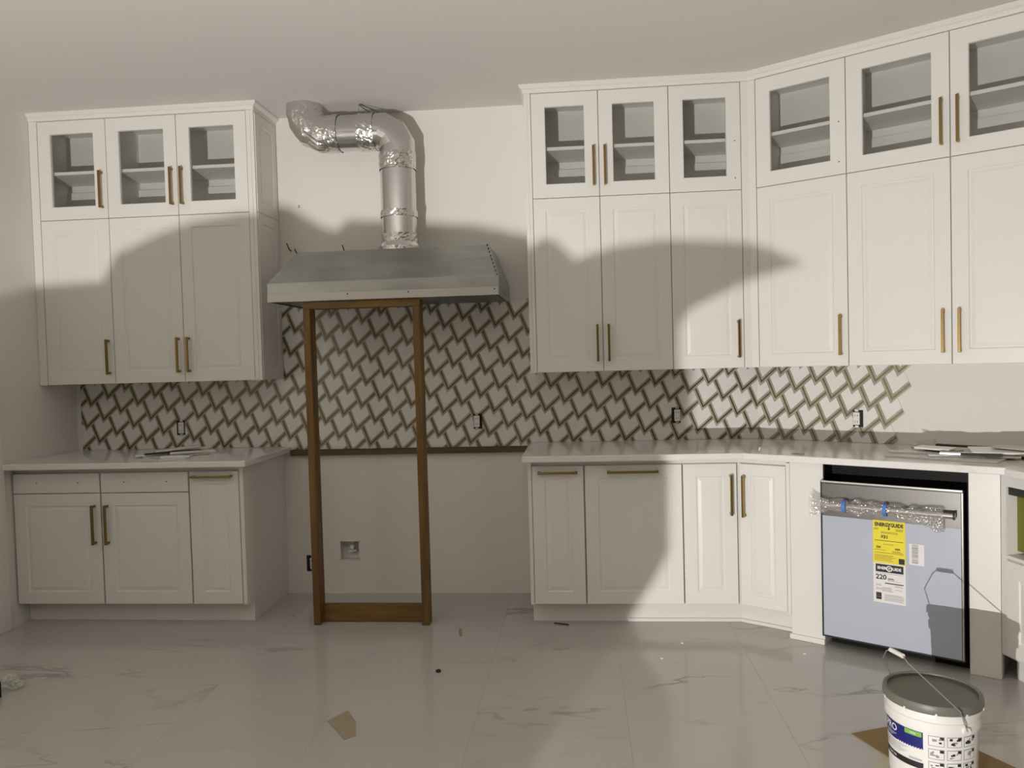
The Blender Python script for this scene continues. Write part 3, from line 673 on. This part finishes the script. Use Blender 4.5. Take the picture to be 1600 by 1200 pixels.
for xx in (1.93, 2.26, 2.72):
    a = hl(xx, -0.6032, 1.797); MB().lathe([(0.0, -0.001), (0.0045, -0.001), (0.0045, 0.001), (0.0, 0.001)], 8).build('screw', 'dark_steel', hood, loc=a, rot=(R(90), 0, 0))
for i in range(9):
    k = i / 8; a = hl(2.742 - 0.075 * k, -0.596 + 0.25 * k, 1.872 + 0.193 * k)
    MB().lathe([(0.0, -0.001), (0.004, -0.001), (0.004, 0.003), (0.0, 0.003)], 8).build('rivet', 'dark_steel', hood, loc=(a[0] - 0.008, a[1] - 0.004, a[2]), rot=(R(55), 0, 0))

duct = empty('exhaust_duct', (2.132, -0.200, 2.068), 0, 'silver exhaust duct rising from the hood and bending to the ceiling', 'duct')
DO = Vector((2.132, -0.200, 2.068))
def sweep(path, r_, n=40, crumple=0.0, seed=0.0, sub=1):
    """path of (x,z) in the duct plane, mitred rings"""
    P = [Vector((a - DO.x, 0, b - DO.z)) for a, b in path]
    rs = []
    for i, p in enumerate(P):
        d0 = (p - P[i - 1]).normalized() if i else (P[1] - P[0]).normalized()
        d1 = (P[i + 1] - p).normalized() if i < len(P) - 1 else d0
        n0 = Vector((d0.z, 0, -d0.x)); n1 = Vector((d1.z, 0, -d1.x))
        nb = (n0 + n1) / (1 + n0.dot(n1))
        rad = r_ if not isinstance(r_, list) else r_[i]
        ring = []
        for k in range(n):
            a = 2 * math.pi * k / n; f = 1.0
            q_ = p + nb * rad * math.cos(a) + Vector((0, 1, 0)) * rad * math.sin(a)
            if crumple: f = crumple * noise.noise(q_ * 45 + Vector((seed, 0, 0))) + crumple * 0.6 * noise.noise(q_ * 110 + Vector((seed, 3, 0))); q_ = q_ + (q_ - p).normalized() * f
            ring.append(q_)
        rs.append(ring)
    return MB().rings(rs, cap0=False, cap1=False)
def dense(path, step=0.012):
    out = []
    for a, b in zip(path[:-1], path[1:]):
        n = max(1, int(math.hypot(b[0] - a[0], b[1] - a[1]) / step))
        out += [(a[0] + (b[0] - a[0]) * k / n, a[1] + (b[1] - a[1]) * k / n) for k in range(n)]
    return out + [path[-1]]
DX, DZ, DR = 2.132, 2.765, 0.102
el1 = [(DX, 2.600), (DX, 2.680), (DX - 0.031, 2.734), (DX - 0.085, DZ), (DX - 0.17, DZ)]
el2 = [(1.79, DZ), (1.700, DZ), (1.640, 2.795), (1.598, 2.855), (1.588, 2.905), (1.588, H - 0.001)]
rs_ = [(DX, 2.120), (DX, 2.630)]
sweep(rs_, DR).build('riser_pipe', 'duct_steel', duct, smooth=True)
sweep(el1, [DR + 0.002] * 5, 44, 0.0).build('elbow', 'duct_steel', duct)
sweep([(DX - 0.15, DZ), (1.765, DZ)], DR).build('horizontal_pipe', 'duct_steel', duct, smooth=True)
sweep(dense(el2, 0.02), DR + 0.002, 56, 0.006, 5.0).build('ceiling_elbow', 'foil_tape', duct)
sweep([(DX, 2.0675), (DX, 2.092), (DX, 2.122), (DX, 2.135)], [0.122, 0.121, 0.104, 0.104]).build('collar', 'foil_tape', duct)
for sd, pth in enumerate([[(DX, 2.115), (DX, 2.165)], [(DX, 2.262), (DX, 2.300)], [(DX, 2.535), (DX, 2.632)], [(DX - 0.120, DZ), (DX - 0.215, DZ)], [(1.80, DZ), (1.72, DZ)]]):
    sweep(dense(pth, 0.008), DR + 0.005, 72, 0.004, 11.0 * sd).build('foil_tape_band', 'foil_tape', duct)['label'] = 'crumpled foil tape band'
sweep([(DX, 2.090), (DX, 2.0675)], [0.127, 0.127], 48).build('collar_band', 'foil_tape', duct)
# hanger strap
mb = MB()
def strip(a, b, w_=0.011):
    a, b = Vector(a), Vector(b); u = Vector((0.3, -1, 0)).normalized() * w_ / 2; n_ = (b - a).cross(u).normalized() * 0.0008
    return mb.rings([[a - u - n_, a + u - n_, a + u + n_, a - u + n_], [b - u - n_, b + u - n_, b + u + n_, b - u + n_]])
strip((1.905, -0.17, H - 0.001), (1.912, -0.205, 2.8745)); strip((1.915, -0.18, H - 0.001), (2.030, -0.205, 2.8745)); strip((1.905, -0.17, H - 0.002), (1.985, -0.195, 2.8745))
tag(mb.build('hanger_strap', 'dark_steel'), 'thin metal hanger strap holding the duct to the ceiling', 'strap')

# timber frame
tf = empty('timber_frame', (1.99, -0.535, 0), 0, 'upright timber frame of raw lumber standing under the hood', 'frame')
def tb(name, x0, x1, y0_, y1_, z0, z1, mt): return MB().box(x0 - 1.99, x1 - 1.99, y0_ + 0.535, y1_ + 0.535, z0, z1).build(name, mt, tf, bevel=0.002)
tb('post', 1.674, 1.712, -0.583, -0.494, 0.0005, 1.724, 'lumber_z'); tb('post', 2.275, 2.313, -0.583, -0.494, 0.0005, 1.724, 'lumber_z')
tb('bottom_rail', 1.7125, 2.2745, -0.525, -0.487, 0.004, 0.096, 'lumber_x'); tb('top_rail', 1.674, 2.316, -0.583, -0.494, 1.7245, 1.762, 'lumber_x')

# gas stub in its niche
gb = empty('gas_valve', (1.70, 0.03, 0.288), 0, 'small white gas valve in a square wall niche', 'valve')
MB().lathe([(0.0, -0.012), (0.012, -0.012), (0.014, 0.0), (0.012, 0.012), (0.0, 0.012)], 16).build('knob', 'white_plastic', gb, loc=(0.022, -0.012, -0.002), rot=(R(90), 0, 0), smooth=True)
MB().box(-0.004, 0.045, -0.006, 0.034, -0.034, -0.020).build('bracket', 'white_plastic', gb, bevel=0.002)
MB().tube([(0.022, 0.008, 0.04), (0.022, 0.008, -0.02)], 0.007, 12).build('pipe', 'wire', gb, smooth=True)
nf = MB()
for a in ((GX0 - 0.003, GX1 + 0.003, GZ0 - 0.003, GZ0 + 0.004), (GX0 - 0.003, GX1 + 0.003, GZ1 - 0.004, GZ1 + 0.003), (GX0 - 0.003, GX0 + 0.004, GZ0, GZ1), (GX1 - 0.004, GX1 + 0.003, GZ0, GZ1)):
    nf.box(a[0], a[1], -0.004, -0.0003, a[2], a[3])
nf.build('niche_rim', 'white_plastic', wall_back)
# outlets
def outlet(fr, x, z, label, y=-0.0095, side=-1, w_=0.052, h_=0.092, fl=0.0):
    root = empty('electrical_outlet', in_frame(fr, x, y, z), fr[1], label, 'outlet', 'unfinished wall outlets')
    MB().box(-w_ / 2, w_ / 2, -0.0015, 0.001, -h_ / 2, h_ / 2).build('wall_box', 'dark_hole', root)
    sx = side * 0.006
    dv = MB().box(-0.0165 - sx, 0.0165 - sx, -0.014, -0.0016, -0.034, 0.034).build('receptacle', 'white_plastic', root, bevel=0.002)
    for s_ in (-1, 1):
        for o_ in (-0.006, 0.006): MB().box(o_ - 0.0012 - sx, o_ + 0.0012 - sx, -0.0146, -0.0139, s_ * 0.017 - 0.005, s_ * 0.017 + 0.005).build('slot', 'dark_hole', dv)
        MB().box(-0.010 - sx, 0.010 - sx, -0.007, -0.0016, s_ * 0.044 - 0.007, s_ * 0.044 + 0.007).build('mounting_ear', 'wire', root, bevel=0.001)
    return root
outlet(FB, 0.655, 1.052, 'uncovered white wall outlet in the tiles above the left worktop')
outlet(FB, 2.533, 1.055, 'uncovered white wall outlet in the tiles right of the timber frame', side=1)
outlet(FB, 3.717, 1.067, 'uncovered white wall outlet in the tiles under the back wall cabinets', side=-1)
outlet(FS, 0.559, 1.052, 'uncovered white wall outlet in the tiles of the angled wall', side=1)
outlet(FB, 1.468, 0.190, 'uncovered white wall outlet low on the wall behind the left timber post', y=-0.0015, side=-1, w_=0.07, h_=0.10)
# cable stubs above the hood
for (x, z, h_), lb in zip(((1.404, 2.128, 0.040), (1.452, 2.10, 0.032), (1.751, 2.09, 0.055)), ('leftmost bent cable stub poking from the wall above the hood', 'cable stub close to the top left corner of the hood', 'cable stub left of the duct collar above the hood')):
    tag(MB().tube([(x, 0.0, z), (x, -0.03, z + 0.004), (x - 0.004, -0.045, z + h_ * 0.6), (x - 0.012, -0.04, z + h_)], 0.0035, 8).build('cable_stub', 'near_black', smooth=True), lb, 'cable', 'cable stubs above the hood')
for x, z in ((1.463, 2.402), (1.463, 2.392)):
    MB().box(x - 0.006, x + 0.006, -0.0008, 0.0, z - 0.002, z + 0.002).build('wall_nick', 'dark_hole', wall_back)

# ------------------------------------------------------------------ tile offcuts on the worktops
def board(name, material, cx, cy, w_, d_, rz, z, t, label, cat, group, tilt=(0, 0)):
    o = MB().box(-w_ / 2, w_ / 2, -d_ / 2, d_ / 2, 0, t).build(name, material, bevel=0.0008)
    o.location = (cx, cy, z); o.rotation_euler = (tilt[0], tilt[1], rz)
    return tag(o, label, cat, group)
gL = 'tile offcuts on the left worktop'
board('tile_sheet', 'quartz', 0.86, -0.40, 0.36, 0.34, R(47), ZC + 0.0005, 0.008, 'large flat tile sheet under the offcuts on the left worktop', 'tile', gL)
LO = [('white marble strip, leftmost of the left offcut pile', 0.70, -0.43, 0.17, 0.045, 30, 0.009, 'tile_marble', 0), ('taupe marble strip low in the left offcut pile', 0.80, -0.33, 0.24, 0.04, 36, 0.009, 'taupe_marble', 0),
      ('long white strip on top of the left offcut pile', 0.81, -0.36, 0.23, 0.05, 33, 0.033, 'tile_marble', 4), ('dark metal strip in the left offcut pile', 0.77, -0.43, 0.20, 0.022, 41, 0.019, 'near_black', 0),
      ('small white offcut at the front of the left pile', 0.90, -0.53, 0.16, 0.05, 8, 0.009, 'tile_marble', 0), ('white offcut lying crosswise at the right of the left pile', 0.94, -0.42, 0.24, 0.045, 28, 0.020, 'tile_marble', 0),
      ('taupe offcut at the right front of the left pile', 0.98, -0.46, 0.14, 0.05, 40, 0.009, 'taupe_marble', 0), ('short white offcut at the back of the left pile', 0.88, -0.28, 0.13, 0.05, 48, 0.021, 'tile_marble', 3), ('dark offcut under the top strip of the left pile', 0.88, -0.37, 0.15, 0.04, 20, 0.0205, 'near_black', 0)]
for lb, x, y, w_, d_, a, dz, mt, tl in LO:
    board('tile_offcut', mt, x, y, w_, d_, R(a), ZC + dz, 0.0095, lb, 'tile', gL, (0, -R(tl)))
gR = 'tile sheets on the right worktop'
RO = [('wide tile sheet at the bottom of the right tile pile', 1.06, 0.42, 0.46, 0.30, -6, 0.0005, 'tile_marble', 0), ('taupe tile sheet poking out right of the right pile', 1.49, 0.33, 0.30, 0.24, 24, 0.0005, 'taupe_marble', 0),
      ('grey sheet second from the bottom of the right pile', 1.14, 0.38, 0.36, 0.24, 16, 0.0095, 'quartz', 0), ('white strip at the left end of the right pile', 0.90, 0.44, 0.18, 0.05, 8, 0.0098, 'tile_marble', 0),
      ('white marble offcut at the front of the right pile', 1.12, 0.475, 0.17, 0.06, 6, 0.0190, 'tile_marble', 0), ('taupe strip across the right pile', 1.00, 0.35, 0.22, 0.06, -24, 0.0195, 'taupe_marble', 0),
      ('short white offcut on top left of the right pile', 1.00, 0.40, 0.16, 0.07, -16, 0.0300, 'tile_marble', 3), ('large white sheet on top right of the right pile', 1.26, 0.38, 0.24, 0.17, 14, 0.0290, 'tile_marble', 2),
      ('dark metal strip at the back of the right pile', 1.10, 0.27, 0.24, 0.03, -8, 0.0300, 'near_black', 0), ('taupe offcut on the large white sheet of the right pile', 1.30, 0.36, 0.14, 0.07, -20, 0.0430, 'taupe_marble', 2),
      ('dark strip near the front of the right pile', 1.20, 0.49, 0.16, 0.03, 10, 0.0195, 'near_black', 0)]
for lb, s_, of, w_, d_, a, dz, mt, tl in RO:
    p_ = SP(s_, of, 0)
    board('tile_sheet' if w_ > 0.23 else 'tile_offcut', mt, p_.x, p_.y, w_, d_, -PHI + R(a), ZC + dz, 0.0085, lb, 'tile', gR, (R(tl), 0))
def crumpled(name, c, rx, ry, rz_, seed, material, label, cat):
    import bmesh
    bm = bmesh.new(); bmesh.ops.create_icosphere(bm, subdivisions=4, radius=1.0)
    for v in bm.verts:
        n_ = v.co.normalized(); f = 0.75 + 0.55 * noise.noise(n_ * 1.7 + Vector((seed, 0, 0))) + 0.25 * abs(noise.noise(n_ * 5 + Vector((0, seed, 0))))
        v.co = Vector((n_.x * rx * f, n_.y * ry * f, max(-rz_ * 0.55, n_.z * rz_ * f)))
    me = bpy.data.meshes.new(name); bm.to_mesh(me); bm.free(); me.materials.append(MAT[material])
    o = bpy.data.objects.new(name, me); COL.objects.link(o); o.location = c
    return tag(o, label, cat)
p_ = SP(0.93, 0.22, ZC + 0.024); crumpled('plastic_wrap', p_, 0.07, 0.05, 0.042, 2.0, 'clear_plastic', 'crumpled clear plastic wrap behind the tiles on the right worktop', 'plastic wrap')
# small bits on the right worktop
p_ = SP(0.24, 0.62, ZC + 0.0005); tag(MB().box(-0.003, 0.003, -0.003, 0.003, 0, 0.024).build('tile_spacer', 'white_plastic', loc=p_, rot=(0.0, 0.25, 0)), 'tiny white spacer standing on the right worktop by its corner', 'spacer')
p_ = SP(0.44, 0.63, ZC + 0.003); tag(MB().tube([(-0.03, 0, 0), (-0.012, 0.012, 0), (0.008, -0.008, 0.001), (0.03, 0.006, 0)], 0.0028, 6).build('wire_clip', 'wire', loc=p_, rot=(0, 0, -PHI), smooth=True), 'small bent wire clip on the right worktop left of the dishwasher', 'clip')

# ------------------------------------------------------------------ bucket on cardboard
BC = Vector((4.283, -2.055, 0.0))
cb_pts = [(4.127, -1.743), (4.40, -1.640), (4.66, -2.10), (4.36, -2.30)]
tag(MB().prism(cb_pts[::-1], 0.0004, 0.0034).build('cardboard_sheet', 'cardboard'), 'brown cardboard sheet on the floor under the white bucket', 'cardboard')
bk = empty('bucket', (BC.x, BC.y, 0.0036), 0, 'white plastic bucket with grey lid and printed label', 'bucket')
MB().lathe([(0.0, 0.0), (0.124, 0.0), (0.127, 0.004), (0.1345, 0.214), (0.1415, 0.216), (0.1425, 0.246), (0.1385, 0.248), (0.1390, 0.258), (0.1430, 0.260), (0.1430, 0.2735), (0.137, 0.283), (0.0, 0.283)], 72).build('body', 'white_plastic', bk, smooth=True)
lid = MB().lathe([(0.1435, 0.274), (0.1465, 0.275), (0.1485, 0.281), (0.1475, 0.297), (0.145, 0.303), (0.138, 0.304), (0.134, 0.301), (0.1325, 0.292), (0.1, 0.2925), (0.0, 0.2925)], 72).build('lid', 'lid_grey', bk, smooth=True); lid['label'] = 'dark grey round lid'
for k in range(10):
    a = 2 * math.pi * k / 10 - 1.9
    MB().box(-0.003, 0.003, -0.0008, 0.0012, 0.272, 0.281).build('lid_notch', 'white_plastic', lid, loc=(0.1482 * math.cos(a), 0.1482 * math.sin(a), 0), rot=(0, 0, a + math.pi / 2))
# wire bail: lies tilted over the lid, pivots on two ears
view = math.atan2(CAM.y - BC.y, CAM.x - BC.x)       # direction to the camera
ea = view + R(40)
ed = Vector((math.cos(ea), math.sin(ea), 0)); e1 = ed * 0.1425; e2 = -e1
fl = Vector((math.cos(ea - math.pi / 2), math.sin(ea - math.pi / 2), 0))
gm = fl * 0.130 + Vector((0, 0, 0.435))
ctrl = [e1 * 1.05 + Vector((0, 0, 0.228)), ed * 0.157 + fl * 0.030 + Vector((0, 0, 0.296)), gm + ed * 0.050 - Vector((0, 0, 0.014)), gm + ed * 0.030, gm, gm - ed * 0.030, gm - ed * 0.050 - Vector((0, 0, 0.012)), e2 * 0.98 + fl * 0.075 + Vector((0, 0, 0.36)), e2 * 1.07 + fl * 0.02 + Vector((0, 0, 0.262)), e2 * 1.05 + Vector((0, 0, 0.228))]
MB().tube(ctrl, 0.0019, 8).build('bail_wire', 'wire', bk, smooth=True)
MB().tube(ctrl[3:6], 0.0075, 12).build('grip', 'white_plastic', bk, smooth=True)
for s_ in (1, -1):
    p_ = e1 * s_
    MB().tube([Vector((p_.x * 0.96, p_.y * 0.96, 0.228)), Vector((p_.x * 1.055, p_.y * 1.055, 0.228))], 0.012, 14).build('ear', 'white_plastic', bk, smooth=True)
# label wrapped on the body: (arc position in metres from the camera side, height) -> cylinder
def rad(z): return 0.127 + (0.1345 - 0.127) * z / 0.214
def wrapped(name, x0, x1, z0, z1, material, parent, lift, nx=None, slant=None):
    nx = nx or max(2, int((x1 - x0) / 0.006)); vs = []; fs = []
    for i in range(nx + 1):
        x = x0 + (x1 - x0) * i / nx
        for z in (z0, z1):
            a = view + x / 0.132; r_ = rad(z) + lift; vs.append((r_ * math.cos(a), r_ * math.sin(a), z))
    for i in range(nx): fs.append((2 * i, 2 * i + 2, 2 * i + 3, 2 * i + 1))
    return MB().add(vs, fs).build(name, material, parent)
def wrapped_text(txt, size, x, z, material, parent, lift, bold=0.0, shear=0.0):
    me = text_mesh(txt, size, bold)
    for v in me.vertices:
        a = view + (x + v.co.x) / 0.132; zz = z + v.co.y; r_ = rad(zz) + lift; v.co = (r_ * math.cos(a), r_ * math.sin(a), zz)
    me.materials.clear(); me.materials.append(MAT[material]); o = bpy.data.objects.new('lettering', me); COL.objects.link(o); o.parent = parent; return o
lab = wrapped('label', -0.225, 0.160, 0.030, 0.2125, 'white_plastic', bk, 0.0006); lab['label'] = 'printed wraparound label'
wrapped('blue_panel', -0.225, -0.026, 0.152, 0.208, 'label_blue', lab, 0.0011)
wrapped('green_tag', -0.082, -0.030, 0.191, 0.206, 'label_green', lab, 0.0016)
wrapped_text('LPRO', 0.032, -0.150, 0.188, 'white_paper', lab, 0.0018, 0.0005)
wrapped_text('FREE', 0.009, -0.056, 0.1985, 'white_paper', lab, 0.0021)
for k in range(3): wrapped('print_line', -0.170, -0.115 - 0.01 * k, 0.169 - 0.0045 * k, 0.1703 - 0.0045 * k, 'white_paper', lab, 0.0016)
for k in range(10): wrapped('white_dot', -0.032 - 0.0085 * k, -0.0285 - 0.0085 * k, 0.1515, 0.155, 'white_paper', lab, 0.0017, 2)
for k in range(6): wrapped('print_line', -0.190, -0.075 - 0.012 * (k % 3), 0.144 - 0.0048 * k, 0.1453 - 0.0048 * k, 'ink_grey', lab, 0.0012)
wrapped('black_band', -0.225, -0.026, 0.088, 0.108, 'ink', lab, 0.0012)
wrapped_text('MORTAR', 0.011, -0.140, 0.098, 'white_paper', lab, 0.0018)
for k in range(2): wrapped('print_line', -0.070, -0.030, 0.113 + 0.004 * k, 0.115 + 0.004 * k, 'ink_grey', lab, 0.0012)
for i in range(3):
    for j in range(4):
        x = -0.012 + 0.052 * i; z = 0.172 - 0.042 * j
        fr_ = wrapped('pictogram', x, x + 0.045, z, z + 0.033, 'ink_grey', lab, 0.0011)
        wrapped('pictogram_field', x + 0.002, x + 0.043, z + 0.002, z + 0.031, 'white_paper', fr_, 0.0014)
        wrapped('pictogram_shape', x + 0.032, x + 0.043, z + 0.022, z + 0.031, 'ink', fr_, 0.0017, 2)
        for _ in range(6):
            a = x + 0.004 + rl.random() * 0.026; b = z + 0.004 + rl.random() * 0.018
            wrapped('pictogram_shape', a, a + 0.004 + rl.random() * 0.009, b, b + 0.002 + rl.random() * 0.007, rl.choice(('ink', 'ink_grey', 'ink_grey')), fr_, 0.0017, 2)

# ------------------------------------------------------------------ bits on the floor
tag(MB().prism([(2.118, -1.700), (2.236, -1.850), (2.270, -1.815), (2.236, -1.70), (2.175, -1.605), (2.150, -1.640)], 0.0003, 0.0013).build('paper_scrap', 'kraft_scrap'), 'beige torn paper scrap on the floor in the foreground', 'paper scrap')
tag(MB().prism([(2.480, -0.630), (2.500, -0.632), (2.516, -0.74), (2.504, -0.745), (2.492, -0.69)], 0.0003, 0.0012).build('paper_scrap', 'kraft_scrap'), 'thin beige paper sliver right of the timber frame', 'paper scrap')
tag(MB().prism([(2.465, -1.205), (2.478, -1.215), (2.489, -1.203), (2.480, -1.190), (2.470, -1.192)], 0.0003, 0.010).build('debris_crumb', 'near_black'), 'small black crumb on the floor right of the timber frame', 'crumb')
tag(MB().tube([(2.986, -0.545, 0.004), (3.064, -0.572, 0.004)], 0.0035, 6).build('nail', 'near_black'), 'dark nail on the floor by the right toe kick', 'nail')
for i, (x, y, lb) in enumerate(((3.50, -1.03, 'white crumb on the floor in front of the wide base cabinet'), (4.17, -0.96, 'white crumb on the floor in front of the dishwasher panel'), (3.62, -0.83, 'tiny white crumb nearest the right toe kick'))):
    tag(MB().prism([(x, y), (x + 0.012, y - 0.003), (x + 0.014, y + 0.005), (x + 0.004, y + 0.008)], 0.0003, 0.004).build('plaster_crumb', 'white_plastic'), lb, 'crumb', 'plaster crumbs')
crumpled('plastic_bag', (0.555, -1.425, 0.024), 0.060, 0.058, 0.046, 4.0, 'clear_plastic', 'crumpled clear plastic bag on the floor at the left edge', 'plastic bag')
kb = empty('tool_case', (0.535, -1.580, 0.0), R(4), 'dark case on the floor at the lower left edge', 'case')
MB().box(-0.14, 0.06, -0.06, 0.06, 0.0005, 0.07).build('body', 'black_plastic', kb, bevel=0.004)
MB().box(-0.10, 0.0, -0.010, 0.010, 0.0705, 0.085).build('handle', 'black_plastic', kb, bevel=0.003)

# ------------------------------------------------------------------ unseen shadow caster added between work light and kitchen, outline traced from its shadow
prof = [(1.0, 0.60), (1.60, 0.618), (1.613, 0.640), (1.65, 0.655), (1.68, 0.664), (1.72, 0.669), (1.745, 0.667), (1.772, 0.650), (1.785, 0.645), (1.796, 0.654), (1.82, 0.652), (1.90, 0.645), (1.955, 0.632), (1.965, 0.639), (1.975, 0.636),
        (1.99, 0.621), (2.02, 0.630), (2.06, 0.634), (2.114, 0.630), (2.134, 0.627), (2.168, 0.615), (2.128, 0.602), (2.113, 0.596), (2.078, 0.580), (2.069, 0.566), (2.066, 0.40), (2.056, 0.380), (2.032, 0.345), (2.02, 0.001), (1.0, 0.001)]
caster_rings = []
for yy in (-5.25, -5.20, -5.15):
    k = (yy - LPOS.y) / 0.80
    caster_rings.append([(LPOS.x + (x - LPOS.x) * k, yy, (LPOS.z + (z - LPOS.z) * k) if z > 0.3 else 0.001) for x, z in prof])
tag(MB().rings(caster_rings).build('shadow_caster', 'caster_beige'), 'unseen shadow caster added behind the camera, shaped after its shadow', 'covered heap')
